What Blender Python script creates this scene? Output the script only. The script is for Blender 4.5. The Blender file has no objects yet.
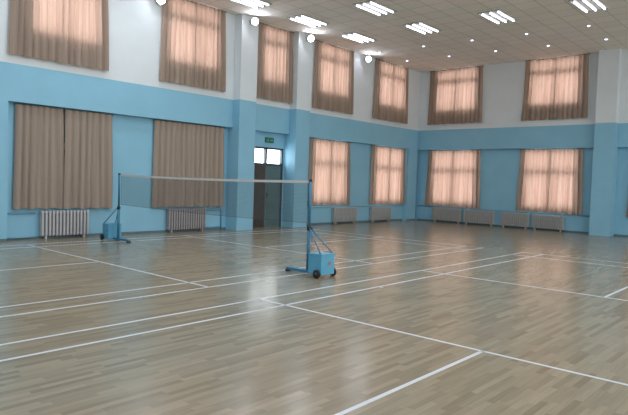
import bpy, bmesh, math, random
from mathutils import Vector, Matrix
random.seed(7)
scn = bpy.context.scene
COL = scn.collection
PI = math.pi

# ------------------------------------------------------------------ materials
def new_mat(name):
    m = bpy.data.materials.new(name); m.use_nodes = True
    nt = m.node_tree; nt.nodes.clear()
    out = nt.nodes.new('ShaderNodeOutputMaterial')
    return m, nt, out

def N(nt, kind, **kw):
    n = nt.nodes.new(kind)
    for k, v in kw.items(): setattr(n, k, v)
    return n

def principled(name, col, rough=0.5, metal=0.0, spec=0.5, noise=0.0, nscale=8.0, bump=0.0, coat=0.0):
    m, nt, out = new_mat(name)
    b = N(nt, 'ShaderNodeBsdfPrincipled')
    b.inputs['Base Color'].default_value = (*col, 1); b.inputs['Roughness'].default_value = rough
    b.inputs['Metallic'].default_value = metal; b.inputs['Specular IOR Level'].default_value = spec
    b.inputs['Coat Weight'].default_value = coat
    nt.links.new(b.outputs[0], out.inputs[0])
    tc = N(nt, 'ShaderNodeTexCoord')
    nz = N(nt, 'ShaderNodeTexNoise'); nz.inputs['Scale'].default_value = nscale; nz.inputs['Detail'].default_value = 4
    nt.links.new(tc.outputs['Object'], nz.inputs['Vector'])
    if noise > 0:
        r = N(nt, 'ShaderNodeValToRGB')
        r.color_ramp.elements[0].position = 0.3; r.color_ramp.elements[1].position = 0.7
        r.color_ramp.elements[0].color = (*[c * (1 - noise) for c in col], 1)
        r.color_ramp.elements[1].color = (*[min(1, c * (1 + noise)) for c in col], 1)
        nt.links.new(nz.outputs[0], r.inputs[0]); nt.links.new(r.outputs[0], b.inputs['Base Color'])
    if bump > 0:
        bp = N(nt, 'ShaderNodeBump'); bp.inputs['Strength'].default_value = bump; bp.inputs['Distance'].default_value = 0.01
        nt.links.new(nz.outputs[0], bp.inputs['Height']); nt.links.new(bp.outputs[0], b.inputs['Normal'])
    return m

def emit(name, col, s):
    m, nt, out = new_mat(name)
    e = N(nt, 'ShaderNodeEmission'); e.inputs[0].default_value = (*col, 1); e.inputs[1].default_value = s
    nt.links.new(e.outputs[0], out.inputs[0]); return m

Z_PAINT, Z_LINTEL, Z_CEIL = 3.86, 3.046, 6.33

def wall_material():
    m, nt, out = new_mat('two_tone_wall_paint')
    b = N(nt, 'ShaderNodeBsdfPrincipled'); b.inputs['Roughness'].default_value = 0.5; b.inputs['Specular IOR Level'].default_value = 0.3
    tc = N(nt, 'ShaderNodeTexCoord'); sx = N(nt, 'ShaderNodeSeparateXYZ')
    nt.links.new(tc.outputs['Object'], sx.inputs[0])
    nz = N(nt, 'ShaderNodeTexNoise'); nz.inputs['Scale'].default_value = 1.3; nz.inputs['Detail'].default_value = 5
    nt.links.new(tc.outputs['Object'], nz.inputs['Vector'])
    gt = N(nt, 'ShaderNodeMath', operation='GREATER_THAN'); gt.inputs[1].default_value = Z_PAINT
    nt.links.new(sx.outputs['Z'], gt.inputs[0])
    def two(c, v):
        r = N(nt, 'ShaderNodeValToRGB')
        r.color_ramp.elements[0].position = 0.3; r.color_ramp.elements[1].position = 0.7
        r.color_ramp.elements[0].color = (*[x * (1 - v) for x in c], 1)
        r.color_ramp.elements[1].color = (*[x * (1 + v) for x in c], 1)
        nt.links.new(nz.outputs[0], r.inputs[0]); return r
    blue = two((0.255, 0.52, 0.685), 0.035); white = two((0.70, 0.76, 0.80), 0.03)
    mx = N(nt, 'ShaderNodeMix', data_type='RGBA')
    nt.links.new(gt.outputs[0], mx.inputs['Factor'])
    nt.links.new(blue.outputs[0], mx.inputs['A']); nt.links.new(white.outputs[0], mx.inputs['B'])
    nt.links.new(mx.outputs['Result'], b.inputs['Base Color'])
    nt.links.new(b.outputs[0], out.inputs[0]); return m

def floor_material():
    m, nt, out = new_mat('strip_hardwood')
    b = N(nt, 'ShaderNodeBsdfPrincipled')
    tc = N(nt, 'ShaderNodeTexCoord')
    br = N(nt, 'ShaderNodeTexBrick'); br.offset = 0.37; br.offset_frequency = 2; br.squash = 1.0
    br.inputs['Color1'].default_value = (0.0, 0.0, 0.0, 1); br.inputs['Color2'].default_value = (1, 1, 1, 1)
    br.inputs['Mortar'].default_value = (0.25, 0.25, 0.25, 1)
    br.inputs['Scale'].default_value = 1.0; br.inputs['Mortar Size'].default_value = 0.0012
    br.inputs['Brick Width'].default_value = 0.46; br.inputs['Row Height'].default_value = 0.056
    br.inputs['Bias'].default_value = 0.0
    # row-dependent shift along the strips so that the joints do not line up
    sx = N(nt, 'ShaderNodeSeparateXYZ'); nt.links.new(tc.outputs['Object'], sx.inputs[0])
    dv = N(nt, 'ShaderNodeMath', operation='DIVIDE'); dv.inputs[1].default_value = 0.056; nt.links.new(sx.outputs['Y'], dv.inputs[0])
    fl = N(nt, 'ShaderNodeMath', operation='FLOOR'); nt.links.new(dv.outputs[0], fl.inputs[0])
    wn = N(nt, 'ShaderNodeTexWhiteNoise', noise_dimensions='1D'); nt.links.new(fl.outputs[0], wn.inputs['W'])
    ad = N(nt, 'ShaderNodeMath', operation='ADD'); nt.links.new(sx.outputs['X'], ad.inputs[0]); nt.links.new(wn.outputs['Value'], ad.inputs[1])
    cx = N(nt, 'ShaderNodeCombineXYZ'); nt.links.new(ad.outputs[0], cx.inputs['X']); nt.links.new(sx.outputs['Y'], cx.inputs['Y'])
    nt.links.new(cx.outputs[0], br.inputs['Vector'])
    rp = N(nt, 'ShaderNodeValToRGB'); cr = rp.color_ramp
    cr.elements[0].position = 0.0; cr.elements[0].color = (0.222, 0.184, 0.125, 1)
    cr.elements[1].position = 1.0; cr.elements[1].color = (0.325, 0.28, 0.20, 1)
    e = cr.elements.new(0.45); e.color = (0.272, 0.231, 0.163, 1)
    nt.links.new(br.outputs['Color'], rp.inputs[0])
    mp = N(nt, 'ShaderNodeMapping'); mp.inputs['Scale'].default_value = (1.2, 22, 1); nt.links.new(tc.outputs['Object'], mp.inputs[0])
    nz = N(nt, 'ShaderNodeTexNoise'); nz.inputs['Scale'].default_value = 2.5; nz.inputs['Detail'].default_value = 5
    nt.links.new(mp.outputs[0], nz.inputs['Vector'])
    mr = N(nt, 'ShaderNodeMapRange'); mr.inputs['To Min'].default_value = 0.78; mr.inputs['To Max'].default_value = 1.2
    nt.links.new(nz.outputs[0], mr.inputs[0])
    ml = N(nt, 'ShaderNodeMix', data_type='RGBA', blend_type='MULTIPLY'); ml.inputs['Factor'].default_value = 1
    nt.links.new(rp.outputs[0], ml.inputs['A']); nt.links.new(mr.outputs[0], ml.inputs['B'])
    nt.links.new(ml.outputs['Result'], b.inputs['Base Color'])
    n2 = N(nt, 'ShaderNodeTexNoise'); n2.inputs['Scale'].default_value = 0.8; n2.inputs['Detail'].default_value = 3
    nt.links.new(tc.outputs['Object'], n2.inputs['Vector'])
    m2 = N(nt, 'ShaderNodeMapRange'); m2.inputs['To Min'].default_value = 0.17; m2.inputs['To Max'].default_value = 0.26
    nt.links.new(n2.outputs[0], m2.inputs[0]); nt.links.new(m2.outputs[0], b.inputs['Roughness'])
    b.inputs['Specular IOR Level'].default_value = 0.42
    bp = N(nt, 'ShaderNodeBump'); bp.inputs['Strength'].default_value = 0.12; bp.inputs['Distance'].default_value = 0.004
    nt.links.new(nz.outputs[0], bp.inputs['Height']); nt.links.new(bp.outputs[0], b.inputs['Normal'])
    nt.links.new(b.outputs[0], out.inputs[0]); return m

def ceiling_material():
    m, nt, out = new_mat('mineral_ceiling_tile')
    b = N(nt, 'ShaderNodeBsdfPrincipled'); b.inputs['Roughness'].default_value = 0.85; b.inputs['Specular IOR Level'].default_value = 0.2
    tc = N(nt, 'ShaderNodeTexCoord')
    br = N(nt, 'ShaderNodeTexBrick'); br.offset = 0.0; br.squash = 1.0
    br.inputs['Color1'].default_value = (0.84, 0.80, 0.745, 1); br.inputs['Color2'].default_value = (0.89, 0.85, 0.79, 1)
    br.inputs['Mortar'].default_value = (0.50, 0.475, 0.44, 1); br.inputs['Scale'].default_value = 1.0
    br.inputs['Mortar Size'].default_value = 0.009; br.inputs['Brick Width'].default_value = 0.6; br.inputs['Row Height'].default_value = 0.6
    nt.links.new(tc.outputs['Object'], br.inputs['Vector'])
    nz = N(nt, 'ShaderNodeTexNoise'); nz.inputs['Scale'].default_value = 60; nt.links.new(tc.outputs['Object'], nz.inputs['Vector'])
    mr = N(nt, 'ShaderNodeMapRange'); mr.inputs['To Min'].default_value = 0.92; mr.inputs['To Max'].default_value = 1.06
    nt.links.new(nz.outputs[0], mr.inputs[0])
    ml = N(nt, 'ShaderNodeMix', data_type='RGBA', blend_type='MULTIPLY'); ml.inputs['Factor'].default_value = 1
    nt.links.new(br.outputs['Color'], ml.inputs['A']); nt.links.new(mr.outputs[0], ml.inputs['B'])
    nt.links.new(ml.outputs['Result'], b.inputs['Base Color'])
    nt.links.new(b.outputs[0], out.inputs[0]); return m

def curtain_material(name, dcol, tcol, t):
    m, nt, out = new_mat(name)
    d = N(nt, 'ShaderNodeBsdfDiffuse'); tr = N(nt, 'ShaderNodeBsdfTranslucent'); tr.inputs[0].default_value = (*tcol, 1)
    tc = N(nt, 'ShaderNodeTexCoord'); mp = N(nt, 'ShaderNodeMapping'); mp.inputs['Scale'].default_value = (6, 1, 0.12)
    nt.links.new(tc.outputs['Object'], mp.inputs[0])
    nz = N(nt, 'ShaderNodeTexNoise'); nz.inputs['Scale'].default_value = 2.0; nz.inputs['Detail'].default_value = 3
    nt.links.new(mp.outputs[0], nz.inputs['Vector'])
    r = N(nt, 'ShaderNodeValToRGB'); r.color_ramp.elements[0].position = 0.3; r.color_ramp.elements[1].position = 0.7
    r.color_ramp.elements[0].color = (*[c * 0.86 for c in dcol], 1); r.color_ramp.elements[1].color = (*[c * 1.12 for c in dcol], 1)
    nt.links.new(nz.outputs[0], r.inputs[0]); nt.links.new(r.outputs[0], d.inputs[0])
    r2 = N(nt, 'ShaderNodeValToRGB'); r2.color_ramp.elements[0].position = 0.32; r2.color_ramp.elements[1].position = 0.68
    r2.color_ramp.elements[0].color = (*[c * q for c, q in zip(tcol, (0.78, 0.68, 0.62))], 1); r2.color_ramp.elements[1].color = (*[min(1, c * 1.05) for c in tcol], 1)  # bands put the light and dark of backlit folds into the colour
    nt.links.new(nz.outputs[0], r2.inputs[0]); nt.links.new(r2.outputs[0], tr.inputs[0])
    mx = N(nt, 'ShaderNodeMixShader'); mx.inputs[0].default_value = t
    nt.links.new(d.outputs[0], mx.inputs[1]); nt.links.new(tr.outputs[0], mx.inputs[2])
    nt.links.new(mx.outputs[0], out.inputs[0]); return m

def glass_material():
    m, nt, out = new_mat('window_glass')
    t = N(nt, 'ShaderNodeBsdfTransparent'); t.inputs[0].default_value = (0.93, 0.96, 0.97, 1)
    g = N(nt, 'ShaderNodeBsdfGlossy'); g.inputs['Roughness'].default_value = 0.03
    mx = N(nt, 'ShaderNodeMixShader'); mx.inputs[0].default_value = 0.06
    nt.links.new(t.outputs[0], mx.inputs[1]); nt.links.new(g.outputs[0], mx.inputs[2]); nt.links.new(mx.outputs[0], out.inputs[0])
    return m

M = dict(
    wall=wall_material(), floor=floor_material(), ceiling=ceiling_material(),
    line=principled('white_court_paint', (0.62, 0.65, 0.70), 0.35, noise=0.06, nscale=6),
    curtain=curtain_material('taupe_curtain_cloth', (0.335, 0.268, 0.222), (0.95, 0.58, 0.45), 0.155),
    lined=curtain_material('lined_taupe_curtain_cloth', (0.345, 0.282, 0.237), (0.6, 0.45, 0.35), 0.01),
    rail=principled('brown_curtain_rail', (0.16, 0.12, 0.10), 0.5, noise=0.08),
    glass=glass_material(),
    frame=principled('window_frame_paint', (0.55, 0.53, 0.50), 0.5, noise=0.05),
    door_dark=principled('dark_brown_door_leaf', (0.062, 0.053, 0.047), 0.4, noise=0.15, nscale=4),
    door_teal=principled('grey_green_door_leaf', (0.095, 0.155, 0.165), 0.4, noise=0.12, nscale=4),
    door_frame=principled('dark_door_frame', (0.05, 0.06, 0.07), 0.45, noise=0.1),
    steel=principled('brushed_steel', (0.5, 0.5, 0.5), 0.35, metal=0.9, noise=0.08),
    rad_white=principled('silver_white_radiator_enamel', (0.48, 0.48, 0.50), 0.4, noise=0.06),
    rad_grey=principled('grey_radiator_enamel', (0.33, 0.31, 0.32), 0.45, noise=0.06),
    rad_back=principled('dull_grey_radiator_enamel', (0.42, 0.43, 0.43), 0.45, noise=0.06),
    pipe=principled('blue_painted_pipe', (0.18, 0.40, 0.54), 0.4, noise=0.06),
    post=principled('blue_post_enamel', (0.04, 0.19, 0.33), 0.35, noise=0.08, nscale=5),
    box=principled('blue_ballast_box_enamel', (0.10, 0.37, 0.56), 0.38, noise=0.07, nscale=6),
    rubber=principled('black_rubber', (0.012, 0.012, 0.014), 0.7, noise=0.2, nscale=20),
    hub=principled('dark_grey_hub', (0.06, 0.06, 0.065), 0.4, noise=0.1),
    shutter=principled('dark_covered_pane', (0.03, 0.028, 0.028), 0.6, noise=0.1),
    black=principled('black_plastic', (0.02, 0.02, 0.022), 0.5, noise=0.15),
    tape=principled('white_net_tape', (0.62, 0.60, 0.58), 0.7, noise=0.05),
    cord=principled('dark_net_twine', (0.06, 0.07, 0.075), 0.8, noise=0.15, nscale=30),
    tray=principled('grey_luminaire_tray', (0.45, 0.44, 0.42), 0.5, noise=0.04),
    tube=emit('fluorescent_tube_glow', (0.86, 0.92, 1.0), 4.5),
    down=emit('downlight_glow', (0.70, 0.70, 1.0), 5),
    flood=emit('floodlight_glow', (0.88, 0.89, 1.0), 105),
    lampbody=principled('white_lamp_body', (0.6, 0.6, 0.6), 0.4, noise=0.05),
    sign=principled('green_exit_sign_face', (0.015, 0.16, 0.11), 0.4, noise=0.08),
    sign_mark=principled('pale_sign_marking', (0.22, 0.42, 0.37), 0.4, noise=0.05),
    foot_shadow=principled('dark_foot_shadow_strip', (0.10, 0.17, 0.21), 0.5, noise=0.1),
    plain=principled('plain_off_white_wall', (0.55, 0.56, 0.56), 0.6, noise=0.04),
    redmark=principled('faded_red_marking', (0.35, 0.16, 0.20), 0.5, noise=0.1),
)

# ------------------------------------------------------------------ mesh helpers
def bbox(bm, x0, x1, y0, y1, z0, z1, bevel=0.0):
    vs = [bm.verts.new((x, y, z)) for x in (x0, x1) for y in (y0, y1) for z in (z0, z1)]
    F = [(0, 1, 3, 2), (4, 6, 7, 5), (0, 4, 5, 1), (2, 3, 7, 6), (0, 2, 6, 4), (1, 5, 7, 3)]
    fs = [bm.faces.new([vs[i] for i in f]) for f in F]
    if bevel:
        es = list({e for f in fs for e in f.edges})
        bmesh.ops.bevel(bm, geom=es, offset=bevel, segments=2, affect='EDGES', profile=0.6)

def tube(bm, p0, p1, r0, r1=None, n=12, cap=True):
    r1 = r0 if r1 is None else r1
    p0, p1 = Vector(p0), Vector(p1); d = (p1 - p0)
    q = d.to_track_quat('Z', 'Y').to_matrix()
    A, B = [], []
    for k in range(n):
        a = 2 * PI * k / n; v = q @ Vector((math.cos(a), math.sin(a), 0))
        A.append(bm.verts.new(p0 + v * r0)); B.append(bm.verts.new(p1 + v * r1))
    for k in range(n):
        f = bm.faces.new((A[k], A[(k + 1) % n], B[(k + 1) % n], B[k])); f.smooth = True
    if cap: bm.faces.new(A[::-1]); bm.faces.new(B)

def path_tube(bm, pts, r, n=10):
    """one continuous tube along a polyline, mitred at the bends"""
    pts = [Vector(p) for p in pts]; rings = []
    for i, p in enumerate(pts):
        a = (pts[i] - pts[i - 1]).normalized() if i else (pts[1] - pts[0]).normalized()
        b = (pts[i + 1] - pts[i]).normalized() if i < len(pts) - 1 else a
        t = (a + b).normalized(); s = 1 / max(0.5, t.dot(a))
        up = Vector((0, 0, 1)) if abs(t.z) < 0.9 else Vector((0, 1, 0))
        if i == 0: u = t.cross(up).normalized()
        else:
            u = (u - t * u.dot(t)).normalized()
        v = t.cross(u)
        rings.append([bm.verts.new(p + (u * math.cos(2 * PI * k / n) + v * math.sin(2 * PI * k / n)) * r * (s if 0 < i < len(pts) - 1 else 1)) for k in range(n)])
    for A, B in zip(rings, rings[1:]):
        for k in range(n):
            f = bm.faces.new((A[k], A[(k + 1) % n], B[(k + 1) % n], B[k])); f.smooth = True
    bm.faces.new(rings[0][::-1]); bm.faces.new(rings[-1])

def lathe(bm, prof, origin=(0, 0, 0), rot=None, n=24):
    """profile of (radius, z) revolved about z, then rotated and moved"""
    rot = rot or Matrix.Identity(3); o = Vector(origin); rings = []
    for r, z in prof:
        if r < 1e-6: rings.append([bm.verts.new(o + rot @ Vector((0, 0, z)))])
        else: rings.append([bm.verts.new(o + rot @ Vector((r * math.cos(2 * PI * k / n), r * math.sin(2 * PI * k / n), z))) for k in range(n)])
    for A, B in zip(rings, rings[1:]):
        for k in range(n):
            k2 = (k + 1) % n
            vs = [A[0] if len(A) == 1 else A[k], A[0] if len(A) == 1 else A[k2], B[0] if len(B) == 1 else B[k2], B[0] if len(B) == 1 else B[k]]
            u = []
            for v in vs:
                if v not in u: u.append(v)
            if len(u) > 2: bm.faces.new(u).smooth = True

def obj(name, bm, mat, parent=None, loc=None):
    bmesh.ops.recalc_face_normals(bm, faces=bm.faces)
    me = bpy.data.meshes.new(name); bm.to_mesh(me); bm.free()
    me.materials.append(mat)
    o = bpy.data.objects.new(name, me); COL.objects.link(o)
    if parent is not None: o.parent = parent
    if loc is not None: o.location = loc
    return o

def thing(name, label, cat, loc=(0, 0, 0), rz=0.0, group=None):
    o = bpy.data.objects.new(name, None); COL.objects.link(o)
    o.location = loc; o.rotation_euler = (0, 0, rz); o.empty_display_size = 0.1
    o['label'] = label; o['category'] = cat
    if group: o['group'] = group
    return o

def tag(o, label, cat, group=None):
    o['label'] = label; o['category'] = cat
    if group: o['group'] = group
    return o

def struct(name, bm, mat, parent=None):
    o = obj(name, bm, mat, parent); o['kind'] = 'structure'; return o

def dup(root, loc, rz, label, group=None):
    r = root.copy(); COL.objects.link(r); r.location = loc; r.rotation_euler = (0, 0, rz); r['label'] = label
    if group: r['group'] = group
    for ch in list(root.children):
        c = ch.copy(); COL.objects.link(c); c.parent = r
        for g in list(ch.children):
            d = g.copy(); COL.objects.link(d); d.parent = c
    return r

# ------------------------------------------------------------------ the room shell
# x runs along the left wall away from the viewer, y towards the left wall, z up
YW, YR, YO = 3.85, 4.05, 4.16        # left wall: face of piers and lintel, recess face, outside face
XB, XR, XO = 14.61, 14.81, 14.92     # back wall likewise
X_NEAR, Y_RIGHT = -13.0, -17.9
P_COL = 0.30                         # projection of the columns

def grid_slab(bm, axis, a_rng, z_rng, d0, d1, holes):
    """a slab with rectangular holes, along x (axis 0) or y (axis 1)"""
    A = sorted({a_rng[0], a_rng[1], *[h[0] for h in holes], *[h[1] for h in holes]})
    Z = sorted({z_rng[0], z_rng[1], *[h[2] for h in holes], *[h[3] for h in holes]})
    A = [a for a in A if a_rng[0] <= a <= a_rng[1]]; Z = [z for z in Z if z_rng[0] <= z <= z_rng[1]]
    for a0, a1 in zip(A, A[1:]):
        run = None
        for z0, z1 in zip(Z, Z[1:]):
            ca, cz = (a0 + a1) / 2, (z0 + z1) / 2
            if any(h[0] < ca < h[1] and h[2] < cz < h[3] for h in holes): continue
            if axis == 0: bbox(bm, a0, a1, d0, d1, z0, z1)
            else: bbox(bm, d0, d1, a0, a1, z0, z1)

# floor and ceiling
bm = bmesh.new(); bbox(bm, X_NEAR - .2, XO + .1, Y_RIGHT - .2, YO + .1, -0.1, 0.0); struct('floor', bm, M['floor'])
bm = bmesh.new(); bbox(bm, X_NEAR - .2, XO + .1, Y_RIGHT - .2, YO + .1, Z_CEIL, Z_CEIL + 0.15); struct('ceiling', bm, M['ceiling'])

LOW_L = [(-1.72, 0.20), (1.88, 3.78), (8.04, 9.88), (11.70, 13.64)]
UP_L = [(-1.62, 0.0), (1.88, 3.60), (5.32, 6.38), (7.95, 9.62), (11.52, 13.34)]
LOW_B = [(1.18, 3.18), (-2.70, -0.76), (-6.6, -4.7)]
UP_B = [(1.20, 3.04), (-2.70, -0.88)]
ZL0, ZL1, ZU0, ZU1 = 0.80, 2.98, 4.60, 6.28
DOOR = (5.08, 6.60, 0.0, 2.57)

bm = bmesh.new()
holes_low = [(a, b, ZL0, ZL1) for a, b in LOW_L] + [DOOR]
holes_up = [(a, b, ZU0, ZU1) for a, b in UP_L]
grid_slab(bm, 0, (X_NEAR, XO), (0, Z_LINTEL), YR, YO, holes_low)               # recess wall
grid_slab(bm, 0, (X_NEAR, XB), (Z_LINTEL, Z_CEIL), YW, YR, holes_up)           # upper wall
for a, b in ((X_NEAR, -2.07), (13.92, XB)): bbox(bm, a, b, YW, YR, 0, Z_LINTEL)
for a, b in ((4.22, 4.87), (6.64, 7.30)):                                       # two columns by the door
    bbox(bm, a, b, YW - P_COL, YR, 0, Z_CEIL)
struct('wall_left', bm, M['wall'])

bm = bmesh.new()
grid_slab(bm, 1, (Y_RIGHT, YO), (0, Z_LINTEL), XR, XO, [(a, b, ZL0, ZL1) for a, b in LOW_B])
grid_slab(bm, 1, (Y_RIGHT, YO), (Z_LINTEL, Z_CEIL), XB, XR, [(a, b, ZU0, ZU1) for a, b in UP_B])
bbox(bm, XB - P_COL, XR, -4.0, -3.34, 0, Z_CEIL)
bbox(bm, XB, XR, Y_RIGHT, -7.2, 0, Z_LINTEL)
struct('wall_back', bm, M['wall'])
bm = bmesh.new(); bbox(bm, X_NEAR - .2, XO, Y_RIGHT - .2, Y_RIGHT, 0, Z_CEIL); struct('wall_right', bm, M['wall'])
bm = bmesh.new(); bbox(bm, X_NEAR - .2, X_NEAR, Y_RIGHT, YO, 0, Z_CEIL); struct('wall_near', bm, M['wall'])

# dark strips at the wall foot, standing in for its shadow line
bm = bmesh.new()
for a, b in ((-2.07, 4.22), (7.30, 13.92)): bbox(bm, a, b, YR - .012, YR + .005, 0, 0.06)
for a, b in ((X_NEAR, -2.07), (13.92, XB)): bbox(bm, a, b, YW - .012, YW + .005, 0, 0.06)
struct('foot_shadow_left', bm, M['foot_shadow'])
bm = bmesh.new(); bbox(bm, XR - .012, XR + .005, -3.34, YW, 0, 0.06); bbox(bm, XR - .012, XR + .005, -7.2, -4.0, 0, 0.06)
struct('foot_shadow_back', bm, M['foot_shadow'])

# windows
wn = [0]
def window(axis, a0, a1, z0, z1, d, transom, pane='glass'):
    wn[0] += 1
    bm = bmesh.new(); f = 0.055; t = 0.025
    def bar(p0, p1, q0, q1):
        if axis == 0: bbox(bm, p0, p1, d - t, d + t, q0, q1)
        else: bbox(bm, d - t, d + t, p0, p1, q0, q1)
    bar(a0, a0 + f, z0, z1); bar(a1 - f, a1, z0, z1); bar(a0, a1, z0, z0 + f); bar(a0, a1, z1 - f, z1)
    bar(a0, a1, transom - .075, transom + .075)
    mid = (a0 + a1) / 2; bar(mid - .022, mid + .022, z0, z1)
    o = struct('window_%d' % wn[0], bm, M['frame'])
    bm = bmesh.new()
    if axis == 0: bbox(bm, a0, a1, d - .003, d + .003, z0, z1)
    else: bbox(bm, d - .003, d + .003, a0, a1, z0, z1)
    g = struct('window_pane', bm, M[pane], o)
for a, b in LOW_L: window(0, a, b, ZL0, ZL1, YR + .035, 2.16, 'glass' if a > 5 else 'shutter')
for a, b in UP_L: window(0, a, b, ZU0, ZU1, YW + .035, 5.80)
for a, b in LOW_B: window(1, a, b, ZL0, ZL1, XR + .035, 2.16)
for a, b in UP_B: window(1, a, b, ZU0, ZU1, XB + .035, 5.80)

# door in the left wall: two leaves under a glazed transom
d = bpy.data.objects.new('door_1', None); COL.objects.link(d); d['kind'] = 'structure'
x0, x1, _, zt = DOOR; yd = YR + 0.06
bm = bmesh.new()
for a, b, c, e in ((x0, x0 + .06, 0, zt), (x1 - .06, x1, 0, zt), (x0, x1, zt - .06, zt), (x0, x1, 1.98, 2.06), (5.80, 5.88, 2.06, zt)):
    bbox(bm, a, b, yd - .05, yd + .05, c, e)
struct('door_frame', bm, M['door_frame'], d)
for a, b in ((x0 + .06, 5.80), (5.88, x1 - .06)):
    bm = bmesh.new(); bbox(bm, a, b, yd - .004, yd + .004, 2.06, zt - .06); struct('transom_pane', bm, M['glass'], d)
for a, b, mt, hx in ((x0 + .065, 5.835, 'door_dark', 5.76), (5.845, x1 - .065, 'door_teal', 5.92)):
    bm = bmesh.new(); bbox(bm, a, b, yd - .03, yd + .02, 0.0, 1.98, 0.004)
    for q0, q1 in ((0.15, 0.85), (1.0, 1.85)):                                   # raised panels
        bbox(bm, a + .1, b - .1, yd - .042, yd - .028, q0, q1, 0.006)
    lf = struct('door_leaf', bm, M[mt], d)
    bm = bmesh.new(); bbox(bm, hx - .02, hx + .02, yd - .036, yd - .03, .92, 1.12)
    path_tube(bm, [(hx, yd - .03, 1.05), (hx, yd - .08, 1.05), (hx + (.1 if hx > 5.84 else -.1), yd - .08, 1.05)], .009)
    struct('door_handle', bm, M['hub'], lf)

# ------------------------------------------------------------------ painted court lines
LW = 0.04
LZ = 0.0015
def seg(bm, x0, y0, x1, y1, w=LW):
    dv = Vector((x1 - x0, y1 - y0, 0)).normalized(); n = Vector((-dv.y, dv.x, 0)) * w / 2
    a, b = Vector((x0, y0, LZ)), Vector((x1, y1, LZ))
    top = [a + n, b + n, b - n, a - n]
    vt = [bm.verts.new(v) for v in top]; vb = [bm.verts.new(v - Vector((0, 0, LZ - 0.0003))) for v in top]
    bm.faces.new(vt); bm.faces.new(vb[::-1])
    for i in range(4): bm.faces.new((vt[i], vb[i], vb[(i + 1) % 4], vt[(i + 1) % 4]))

def court(cy, net_marks=False):
    bm = bmesh.new(); L, S, D, V, B = 6.7, 2.59, 3.05, 1.98, 5.94
    for s in (S, D):
        for k in (1, -1): seg(bm, -L, cy + k * s, L, cy + k * s)
    for k in (1, -1):
        seg(bm, k * V, cy - D, k * V, cy + D); seg(bm, k * V, cy, k * L, cy)
        seg(bm, k * L, cy - D, k * L, cy + D); seg(bm, k * B, cy - D, k * B, cy + D)
    if net_marks:
        for k in (1, -1): seg(bm, 0, cy + k * (S - .08), 0, cy + k * S)
    return struct('floor_marking', bm, M['line'])
GAP = 1.0426
court(0); court(-(6.1 + GAP), True); court(-2 * (6.1 + GAP))

# ------------------------------------------------------------------ curtains
def curtain_panel_bm(w, h, folds, amp, flare0, flare1, seed, gap=0.0):
    """a pleated cloth sheet: x from 0 to w, hanging from z=0 to -h; folds deepen towards the hem"""
    rnd = random.Random(seed); bm = bmesh.new(); nx = folds * 14; nz = 14
    ph = [rnd.uniform(-0.5, 0.5) for _ in range(folds + 2)]; am = [rnd.uniform(0.65, 1.25) for _ in range(folds + 2)]
    sway = rnd.uniform(-1, 1)
    V = []
    for j in range(nz + 1):
        t = j / nz; row = []
        for i in range(nx + 1):
            s = i / nx; k = min(int(s * folds), folds - 1); fr = s * folds - k
            p = ph[k] * (1 - fr) + ph[k + 1] * fr; a = am[k] * (1 - fr) + am[k + 1] * fr
            x = s * w + (-flare0 * (1 - s) + flare1 * s) * t + 0.010 * math.sin(3.0 * t + 5 * s + sway)
            q = folds * s + p * 0.25 * (0.4 + t)
            y = amp * a * (0.7 + 0.3 * t) * (0.75 - 2.0 * abs(math.sin(PI * q)) ** 0.62) + 0.006 * math.sin(9 * s + 4 * t)
            z = -h * t - (0.012 * math.sin(2 * PI * folds * s * 0.5 + p) if j == nz else 0)
            row.append(bm.verts.new((x, y, z)))
        V.append(row)
    for j in range(nz):
        for i in range(nx): bm.faces.new((V[j][i], V[j][i + 1], V[j + 1][i + 1], V[j + 1][i])).smooth = True
    return bm

def curtain(axis, a0, a1, z0, z1, d, mat, label, group, flare=0.03, split=0.5, close=0.0, seed=1, folds=7, amp=0.042, over=0.04):
    """a pair of panels on one rail; axis 0 along the left wall, axis 1 along the back wall (running to -y)"""
    w = a1 - a0
    root = thing('window_curtain', label, 'curtain', (a0, d, z0) if axis == 0 else (d, a1, z0), 0 if axis == 0 else -PI / 2, group)
    h = z1 - z0
    bm = bmesh.new(); tube(bm, (-0.02, 0, h - .015), (w + .02, 0, h - .015), 0.014, n=10)
    for xx in (0.02, w - .02): bbox(bm, xx - .012, xx + .012, 0, .05, h - .03, h)
    obj('curtain_rail', bm, M['rail'], root)
    ws = w * split
    for k, (xa, wp) in enumerate(((0, ws + over), (ws - over, w - ws + over))):
        nf = max(3, round(folds * wp / (w / 2)))
        bm = curtain_panel_bm(wp, h - .03, nf, amp, flare if k == 0 else close, flare if k == 1 else close, seed * 10 + k)
        obj('curtain_panel', bm, mat, root, (xa, (-0.006 if k else 0.006), h - .02))
    return root

G_UL, G_LL = 'upper window curtains on the left wall', 'lower window curtains on the left wall'
G_UB, G_LB = 'upper window curtains on the back wall', 'lower window curtains on the back wall'
ul = [(-2.06, 0.14, 'wide upper curtain nearest the viewer on left wall, above the split dark curtains', .05),
      (1.69, 3.80, 'upper curtain with brown side edge on left wall, left of the twin wall columns', .05),
      (5.10, 6.61, 'narrow upper curtain above the double door, between two wall columns', .02),
      (7.72, 9.84, 'upper left wall curtain just right of the second column from viewer', .06),
      (11.22, 13.54, 'upper left wall curtain beside the far room corner', .07)]
for i, (a, b, lab, fl) in enumerate(ul):
    curtain(0, a, b, 4.03, 6.325, YW - .075, M['curtain'], lab, G_UL, fl, seed=11 + i, folds=7 if i != 2 else 5, over=.02)
ll = [(-1.88, 0.44, 'dark closed taupe curtain pair with gap at middle, above white radiator', 'lined', .03),
      (1.64, 4.02, 'dark unlit taupe curtain behind badminton net, above mauve grey radiator', 'lined', .03),
      (7.82, 10.06, 'glowing lower curtain pair just right of near net post', 'curtain', .05),
      (11.44, 13.92, 'glowing lower left wall curtain pair beside the room corner', 'curtain', .04)]
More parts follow.
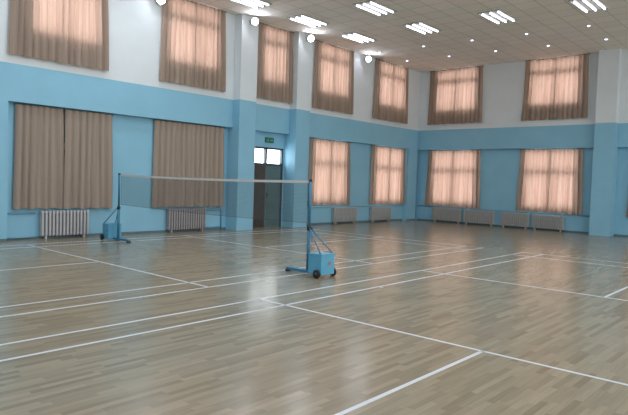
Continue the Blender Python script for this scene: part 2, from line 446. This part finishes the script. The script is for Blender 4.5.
for i, (a, b, lab, mt, fl) in enumerate(ll):
    if i == 3: b = 13.86
    curtain(0, a, b, 0.69, 3.03, YR - .085, M[mt], lab, G_LL, fl, seed=31 + i, folds=7, over=.04 if i else -.014, split=.5 if i else .472, close=0 if i else .018)
ub = [(0.97, 3.34, 'upper back wall curtain nearest to the room corner', .05),
      (-2.96, -0.72, 'upper back wall curtain next to the white column', .06)]
for i, (a, b, lab, fl) in enumerate(ub):
    curtain(1, a, b, 4.07, 6.325, XB - .075, M['curtain'], lab, G_UB, fl, seed=51 + i, folds=7, over=.02)
lb = [(1.00, 3.40, 'glowing lower back wall curtain pair nearest to the room corner', .06),
      (-2.90, -0.60, 'glowing lower back wall curtain pair with dark middle gap, beside blue column', .06),
      (-6.80, -4.42, 'brown curtain edge cut off at right border of photo, beyond the blue column', .05)]
for i, (a, b, lab, fl) in enumerate(lb):
    curtain(1, a, b, 0.66, 3.03, XR - .085, M['curtain'], lab, G_LB, fl, seed=71 + i, folds=7)

# ------------------------------------------------------------------ radiators
def radiator_parts(root, w, h, n, mat):
    """cast column radiator: upright sections, top and bottom header, feet, valve. x from 0 to w, y 0 is the middle"""
    pitch = w / n; sec = None
    for k in range(n):
        cx = (k + .5) * pitch
        if sec is None:
            bm = bmesh.new(); hw = pitch * .29
            for y in (-.045, 0.045):                                           # two water columns of one section
                bbox(bm, -hw, hw, y - .022, y + .022, .10, h - .03, 0.010)
            bbox(bm, -hw, hw, -.062, .062, h - .085, h, 0.018); bbox(bm, -hw, hw, -.062, .062, .065, .135, 0.018)
            sec = obj('radiator_section', bm, mat, root, (cx, 0, 0))
        else:
            s = sec.copy(); COL.objects.link(s); s.location = (cx, 0, 0)
    bm = bmesh.new(); tube(bm, (.01, 0, h - .045), (w - .01, 0, h - .045), .024); obj('header_pipe', bm, mat, root)
    bm = bmesh.new(); tube(bm, (.01, 0, .10), (w - .01, 0, .10), .024); obj('header_pipe', bm, mat, root)
    for cx in (1.5 * pitch, w - 1.5 * pitch):
        bm = bmesh.new(); bbox(bm, cx - .02, cx + .02, -.055, .055, 0, .09, 0.006); obj('radiator_foot', bm, mat, root)
    bm = bmesh.new(); tube(bm, (w - .01, 0, h - .045), (w + .03, 0, h - .045), .016); tube(bm, (w + .02, 0, h - .045), (w + .02, 0, h + .0), .018, .014)
    obj('radiator_valve', bm, M['steel'], root)

G_RAD = 'column radiators under the windows'
for (x0_, w_, h_, n_, mt, lab) in [
    (-1.33, 1.16, .655, 14, 'rad_white', 'silvery white radiator under the split dark curtains at left'),
    (2.08, 1.28, .65, 16, 'rad_grey', 'mauve grey radiator under the unlit curtain behind the net'),
    (9.16, 1.36, .61, 17, 'rad_back', 'grey radiator on left wall just right of near net post'),
    (11.48, 1.34, .60, 17, 'rad_back', 'grey radiator on left wall beside the room corner')]:
    r = thing('radiator', lab, 'radiator', (x0_, YR - .11, 0), 0, G_RAD); radiator_parts(r, w_, h_, n_, M[mt])
for (y0_, w_, h_, n_, lab) in [
    (3.04, 1.33, .60, 17, 'grey back wall radiator nearest to the room corner'),
    (1.60, 1.31, .60, 17, 'second grey back wall radiator from the room corner'),
    (0.03, 1.12, .59, 14, 'third grey back wall radiator from the room corner'),
    (-1.20, 1.17, .58, 15, 'grey back wall radiator closest to the blue column')]:
    r = thing('radiator', lab, 'radiator', (XR - .11, y0_, 0), -PI / 2, G_RAD); radiator_parts(r, w_, h_, n_, M['rad_back'])

def pipe(label, runs, r=0.018):
    root = thing('heating_pipe', label, 'pipe', (0, 0, 0), 0, 'blue heating pipes along the walls')
    for pts in runs:
        bm = bmesh.new(); path_tube(bm, pts, r); obj('pipe_run', bm, M['pipe'], root)
yp = YR - .035
pipe('blue heating pipes left of the silvery white radiator', [[(-2.05, yp, .60), (-1.40, yp, .60)], [(-2.05, yp, .05), (-1.40, yp, .05)]])
pipe('blue heating pipes right of the mauve grey radiator', [[(3.46, yp, .60), (4.02, yp, .60), (4.02, yp, .02)], [(3.46, yp, .09), (3.96, yp, .09)]])
pipe('blue heating pipe behind radiators between second column and corner', [[(7.34, yp, .63), (13.86, yp, .63)]])
xp = XR - .035
pipe('blue heating pipe along base of back wall windows', [[(xp, 3.80, .63), (xp, -3.30, .63)]])

# ------------------------------------------------------------------ ceiling lights
def make_troffer(label, loc):
    root = thing('fluorescent_fixture', label, 'ceiling light', loc, 0, 'triple tube ceiling fixtures')
    L_, W_ = 1.20, 0.62
    bm = bmesh.new()                                                            # frame and back tray
    bbox(bm, -L_ / 2, L_ / 2, -W_ / 2, W_ / 2, -.012, -.001)
    for y in (-W_ / 2, W_ / 2): bbox(bm, -L_ / 2, L_ / 2, y - .012, y + .012, -.032, -.001)
    for x in (-L_ / 2, L_ / 2): bbox(bm, x - .012, x + .012, -W_ / 2, W_ / 2, -.032, -.001)
    for y in (-.115, .115): bbox(bm, -L_ / 2, L_ / 2, y - .006, y + .006, -.032, -.012)
    obj('fixture_tray', bm, M['tray'], root)
    for y in (-.225, 0, .225):
        bm = bmesh.new(); tube(bm, (-.55, y, -.036), (.55, y, -.036), .020, n=14)
        t = obj('fluorescent_tube', bm, M['tube'], root)
        bm = bmesh.new()
        for x in (-.565, .565): bbox(bm, x - .018, x + .018, y - .018, y + .018, -.056, -.012, .003)
        obj('tube_socket', bm, M['lampbody'], t)
    return root
F = [((3.45, 2.45), 'triple tube ceiling fixture cut by top border, nearest the left wall floodlights'),
     ((5.84, 2.43), 'triple tube ceiling fixture in row nearest left wall, second from top border'),
     ((8.26, 2.40), 'triple tube ceiling fixture in row nearest left wall, farthest from viewer'),
     ((5.94, 0.06), 'triple tube ceiling fixture at top centre, nearer of the pair in second row'),
     ((8.40, 0.06), 'triple tube ceiling fixture in second row, farther of the pair'),
     ((8.57, -2.28), 'lone triple tube ceiling fixture above the upper curtains of back wall'),
     ((8.83, -4.62), 'triple tube ceiling fixture cut by top border near right edge')]
tr0 = make_troffer(F[0][1], (*F[0][0], Z_CEIL))
for (x, y), lab in F[1:]: dup(tr0, (x, y, Z_CEIL), 0, lab)

def make_downlight(label, loc):
    root = thing('downlight', label, 'ceiling light', loc, 0, 'small round ceiling downlights')
    bm = bmesh.new(); lathe(bm, [(.048, -.001), (.075, -.001), (.078, -.008), (.052, -.012), (.048, -.004)]); obj('trim_ring', bm, M['lampbody'], root)
    bm = bmesh.new(); lathe(bm, [(.046, -.006), (.040, -.014), (.024, -.022), (0, -.026)]); obj('lamp_lens', bm, M['down'], root)
    return root
near_row = [(10.42, 3.06), (10.49, 1.26), (10.63, -.48), (10.81, -2.21), (10.91, -4.0)]
far_row = [(12.21, 3.02), (12.35, 1.29), (12.47, -.46), (12.67, -2.21), (12.79, -3.97)]
ordw = ['first', 'second', 'third', 'fourth', 'fifth']
dl = None
for row, nm in ((near_row, 'row farther from back wall'), (far_row, 'row closest to back wall')):
    for k, (x, y) in enumerate(row):
        lab = 'small round downlight, %s from left wall in the %s' % (ordw[k], nm)
        dl = make_downlight(lab, (x, y, Z_CEIL)) if dl is None else (dup(dl, (x, y, Z_CEIL), 0, lab) and dl)

def make_flood(label, loc):
    """round wall lamp on a bracket, aimed into the hall"""
    root = thing('wall_floodlight', label, 'wall light', loc, 0, 'bright floodlights high on the left wall')
    aim = Vector((-0.45, -0.90, -0.28)).normalized(); rot = aim.to_track_quat('Z', 'Y').to_matrix()
    c = Vector((0, -.17, 0))
    bm = bmesh.new(); bbox(bm, -.05, .05, -.02, 0, -.06, .06, .006); path_tube(bm, [(0, -.01, 0), (0, -.08, 0), c - aim * .09], .014); obj('wall_bracket', bm, M['lampbody'], root)
    bm = bmesh.new(); lathe(bm, [(0, -.10), (.05, -.095), (.085, -.05), (.105, .02), (.112, .03), (.100, .03), (.094, .015), (0, .005)], c, rot); obj('lamp_housing', bm, M['lampbody'], root)
    bm = bmesh.new(); lathe(bm, [(.094, .020), (.085, .040), (.05, .052), (0, .056)], c, rot); obj('lamp_lens', bm, M['flood'], root)
    return root
FL = [((1.56, YW, 6.07), 'bright floodlight at top border, left of the second upper curtain'),
      ((4.56, YW - P_COL, 6.16), 'bright floodlight on the column left of the narrow upper curtain'),
      ((7.02, YW - P_COL, 6.17), 'bright floodlight on the column right of the narrow upper curtain'),
      ((10.58, YW, 6.17), 'bright floodlight between the two far upper curtains of left wall')]
fl0 = make_flood(FL[0][1], FL[0][0])
for loc, lab in FL[1:]: dup(fl0, loc, 0, lab)

# exit sign over the door
s = thing('exit_sign', 'small green exit sign on blue wall above the double door', 'sign', (5.93, YR, 2.80))
bm = bmesh.new(); bbox(bm, -.19, .19, -.03, 0, -.085, .085, .006); obj('sign_box', bm, M['sign'], s)
bm = bmesh.new()
for a in ((-.10, .0, .035, .05),):
    lathe(bm, [(0, 0), (.016, 0), (.016, .002), (0, .002)], (-.06, -.031, .045), Matrix.Rotation(PI / 2, 3, 'X'), 12)
def bar2(bm, x0, z0, x1, z1, w):
    dv = Vector((x1 - x0, 0, z1 - z0)).normalized(); n = Vector((-dv.z, 0, dv.x)) * w / 2; y0, y1 = -.0325, -.0295
    a, b = Vector((x0, 0, z0)), Vector((x1, 0, z1)); q = [a + n, b + n, b - n, a - n]
    f = [bm.verts.new((v.x, y0, v.z)) for v in q]; g = [bm.verts.new((v.x, y1, v.z)) for v in q]
    bm.faces.new(f); bm.faces.new(g[::-1])
    for i in range(4): bm.faces.new((f[i], g[i], g[(i + 1) % 4], f[(i + 1) % 4]))
for q in ((-.06, .025, -.075, -.015, .022), (-.07, .02, -.03, .005, .012), (-.065, .02, -.10, .0, .012), (-.075, -.015, -.045, -.03, .014), (-.045, -.03, -.05, -.06, .012), (-.075, -.015, -.105, -.05, .014),
          (.02, 0, .13, 0, .02), (.13, 0, .09, .035, .016), (.13, 0, .09, -.035, .016)): bar2(bm, *q)
obj('sign_pictogram', bm, M['sign_mark'], s)

# ------------------------------------------------------------------ badminton posts and net
XN = 0.0
def make_post(label, loc, rz):
    """rolling badminton post: local -y points away from the court (ballast box), +y under the net (foot)"""
    root = thing('badminton_post', label, 'net post', loc, rz, 'rolling badminton posts')
    bm = bmesh.new(); tube(bm, (0, 0, .03), (0, 0, .80), .030, n=16); tube(bm, (0, 0, .78), (0, 0, 1.555), .024, n=16)
    obj('pole', bm, M['post'], root)
    bm = bmesh.new(); lathe(bm, [(0, 1.572), (.022, 1.568), (.027, 1.555), (.027, 1.53), (.0, 1.53)]); obj('pole_cap', bm, M['black'], root)
    bm = bmesh.new(); tube(bm, (0, 0, .73), (0, 0, .80), .037, n=16); path_tube(bm, [(0, -.03, .765), (0, -.075, .765)], .012); obj('height_clamp', bm, M['black'], root)
    bm = bmesh.new(); bbox(bm, -.035, .035, -.18, .47, .025, .07, .006); obj('base_foot', bm, M['post'], root)
    f = root.children[-1]
    bm = bmesh.new(); bbox(bm, -.045, .045, .43, .48, 0.0, .03, .008); obj('foot_pad', bm, M['rubber'], f)
    bm = bmesh.new(); bbox(bm, -.165, .165, -.43, -.15, .045, .375, .010); b = obj('ballast_box', bm, M['box'], root)
    bm = bmesh.new(); bbox(bm, -.172, .172, -.437, -.143, .368, .382, .004); obj('box_lid', bm, M['box'], b)
    bm = bmesh.new(); bbox(bm, .0, .07, -.433, -.4295, .20, .26); obj('box_marking', bm, M['redmark'], b)
    for sx in (-1, 1):
        bm = bmesh.new(); tube(bm, (sx * .02, -.03, .76), (sx * .15, -.40, .375), .011); obj('brace', bm, M['post'], root)
        bm = bmesh.new(); rot = Matrix.Rotation(PI / 2, 3, 'Y')
        lathe(bm, [(0, -.022), (.055, -.022), (.068, -.014), (.070, 0), (.068, .014), (.055, .022), (0, .022)], (sx * .20, -.37, .070), rot, 28); w = obj('wheel', bm, M['rubber'], root)
        bm = bmesh.new(); lathe(bm, [(0, .024 * sx), (.026, .024 * sx), (.030, .0215 * sx), (0, .0205 * sx)], (sx * .20, -.37, .070), rot, 18); obj('wheel_hub', bm, M['hub'], w)
    bm = bmesh.new(); tube(bm, (-.19, -.37, .070), (.19, -.37, .070), .010); obj('axle', bm, M['steel'], root)
    return root
post0 = make_post('near blue badminton post on wheeled ballast box, in mid floor', (XN, -3.13, 0), 0)
dup(post0, (XN - .03, 2.79, 0), PI, 'far blue badminton post on wheeled box beside left wall curtains')

net = thing('badminton_net', 'badminton net with white top tape stretched between two blue posts', 'net', (XN, 0, 0))
ya, yb = 2.75, -3.09
def ztop(y):
    t = (y - yb) / (ya - yb); return 1.548 - 0.028 * 4 * t * (1 - t)
NS = 48
bm = bmesh.new()                                                               # tape, one folded strip
prev = None
for i in range(NS + 1):
    y = yb + (ya - yb) * i / NS; z = ztop(y)
    ring = [bm.verts.new((sx, y, z + dz)) for sx, dz in ((-.005, 0), (.005, 0), (.006, -.042), (-.006, -.042))]
    if prev:
        for k in range(4): bm.faces.new((prev[k], prev[(k + 1) % 4], ring[(k + 1) % 4], ring[k]))
    else: bm.faces.new(ring)
    prev = ring
bm.faces.new(prev[::-1])
obj('net_tape', bm, M['tape'], net)
bm = bmesh.new(); TH = 0.0011; CELL = 0.022
def strand(p, q, ax):
    p, q = Vector(p), Vector(q); o = Vector((0, TH, 0)) if ax == 'z' else Vector((0, 0, TH)); e = Vector((TH, 0, 0))
    A = [bm.verts.new(p + v) for v in (o + e, o - e, -o - e, -o + e)]; B = [bm.verts.new(q + v) for v in (o + e, o - e, -o - e, -o + e)]
    for k in range(4): bm.faces.new((A[k], A[(k + 1) % 4], B[(k + 1) % 4], B[k]))
nv = int((ya - yb) / CELL)
for i in range(nv + 1):
    y = yb + i * (ya - yb) / nv; zt = ztop(y) - .04; strand((0, y, zt - .66), (0, y, zt), 'z')
for j in range(1, 30):
    for i in range(NS // 4):
        y0 = yb + (ya - yb) * i / (NS // 4); y1 = yb + (ya - yb) * (i + 1) / (NS // 4)
        strand((0, y0, ztop(y0) - .04 - j * .0222), (0, y1, ztop(y1) - .04 - j * .0222), 'y')
obj('net_mesh', bm, M['cord'], net)
bm = bmesh.new()
path_tube(bm, [(0, yb + (ya - yb) * i / 24, ztop(yb + (ya - yb) * i / 24) - .70) for i in range(25)], .0035, 6); obj('bottom_cord', bm, M['cord'], net)
for y in (yb, ya):
    bm = bmesh.new(); tube(bm, (0, y, ztop(y) - .70), (0, y, ztop(y)), .004, n=6); obj('side_cord', bm, M['cord'], net)

# ------------------------------------------------------------------ light
w = bpy.data.worlds.new('daylight'); scn.world = w; w.use_nodes = True
bg = w.node_tree.nodes['Background']; bg.inputs[0].default_value = (0.93, 0.96, 1.0, 1); bg.inputs[1].default_value = 7.4

def ceiling_area(x, y, power):
    l = bpy.data.lights.new('added_ceiling_light', 'AREA'); l.shape = 'RECTANGLE'; l.size = 1.15; l.size_y = 0.55
    l.energy = power; l.color = (0.86, 0.93, 1.0)
    o = bpy.data.objects.new('added_ceiling_light', l); COL.objects.link(o); o.location = (x, y, Z_CEIL - .03)
# added unseen lamps, without fixtures, carry the grid on to light the hall
for y in (2.42, 0.06, -2.28, -4.62, -6.96, -9.3, -11.7, -14.0):
    for x in (5.9, 3.45, 1.05, -1.35, -3.75, -6.15, -8.55, -10.95):
        if (y > 0 and x > 3) or (y == 0.06 and x > 4): continue
        ceiling_area(x, y, 20 if x > -2 and y > -9 else 11)
for y in (-6.96, -9.3, -11.7, -14.0): ceiling_area(8.7, y, 18)

# added lamps on the windowless opposite wall, standing in for daylight through windows
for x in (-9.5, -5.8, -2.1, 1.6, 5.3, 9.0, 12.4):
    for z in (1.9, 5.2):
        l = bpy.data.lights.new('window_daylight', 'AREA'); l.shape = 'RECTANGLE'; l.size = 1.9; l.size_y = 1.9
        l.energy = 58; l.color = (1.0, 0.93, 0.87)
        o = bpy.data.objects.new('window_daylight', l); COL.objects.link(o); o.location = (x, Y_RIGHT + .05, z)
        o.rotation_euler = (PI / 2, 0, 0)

# ------------------------------------------------------------------ camera
cd = bpy.data.cameras.new('camera'); cam = bpy.data.objects.new('camera', cd); COL.objects.link(cam)
pitch, yaw, roll, f = 0.04546994, 0.72426349, 0.03398332, 579.6
fw = Vector((math.cos(yaw) * math.cos(pitch), math.sin(yaw) * math.cos(pitch), -math.sin(pitch)))
rt = Vector((math.sin(yaw), -math.cos(yaw), 0)); up = rt.cross(fw)
r2 = rt * math.cos(roll) + up * math.sin(roll); u2 = -rt * math.sin(roll) + up * math.cos(roll)
cam.matrix_world = Matrix.Translation((-7.0791, -9.4831, 1.5384)) @ Matrix((r2, u2, -fw)).transposed().to_4x4()
cd.sensor_fit = 'HORIZONTAL'; cd.sensor_width = 36; cd.lens = f / 628 * 36; cd.clip_start = 0.05; cd.clip_end = 200
scn.camera = cam

vs = scn.view_settings
scn.display_settings.display_device = 'sRGB'
vs.view_transform = 'Standard'; vs.look = 'None'; vs.gamma = 1; vs.use_curve_mapping = False; vs.exposure = 0.27
scn.cycles.use_denoising = True
scn.cycles.max_bounces = 10; scn.cycles.diffuse_bounces = 5; scn.cycles.transparent_max_bounces = 16; scn.cycles.transmission_bounces = 8
scn.cycles.sample_clamp_indirect = 6; scn.cycles.caustics_reflective = False; scn.cycles.caustics_refractive = False
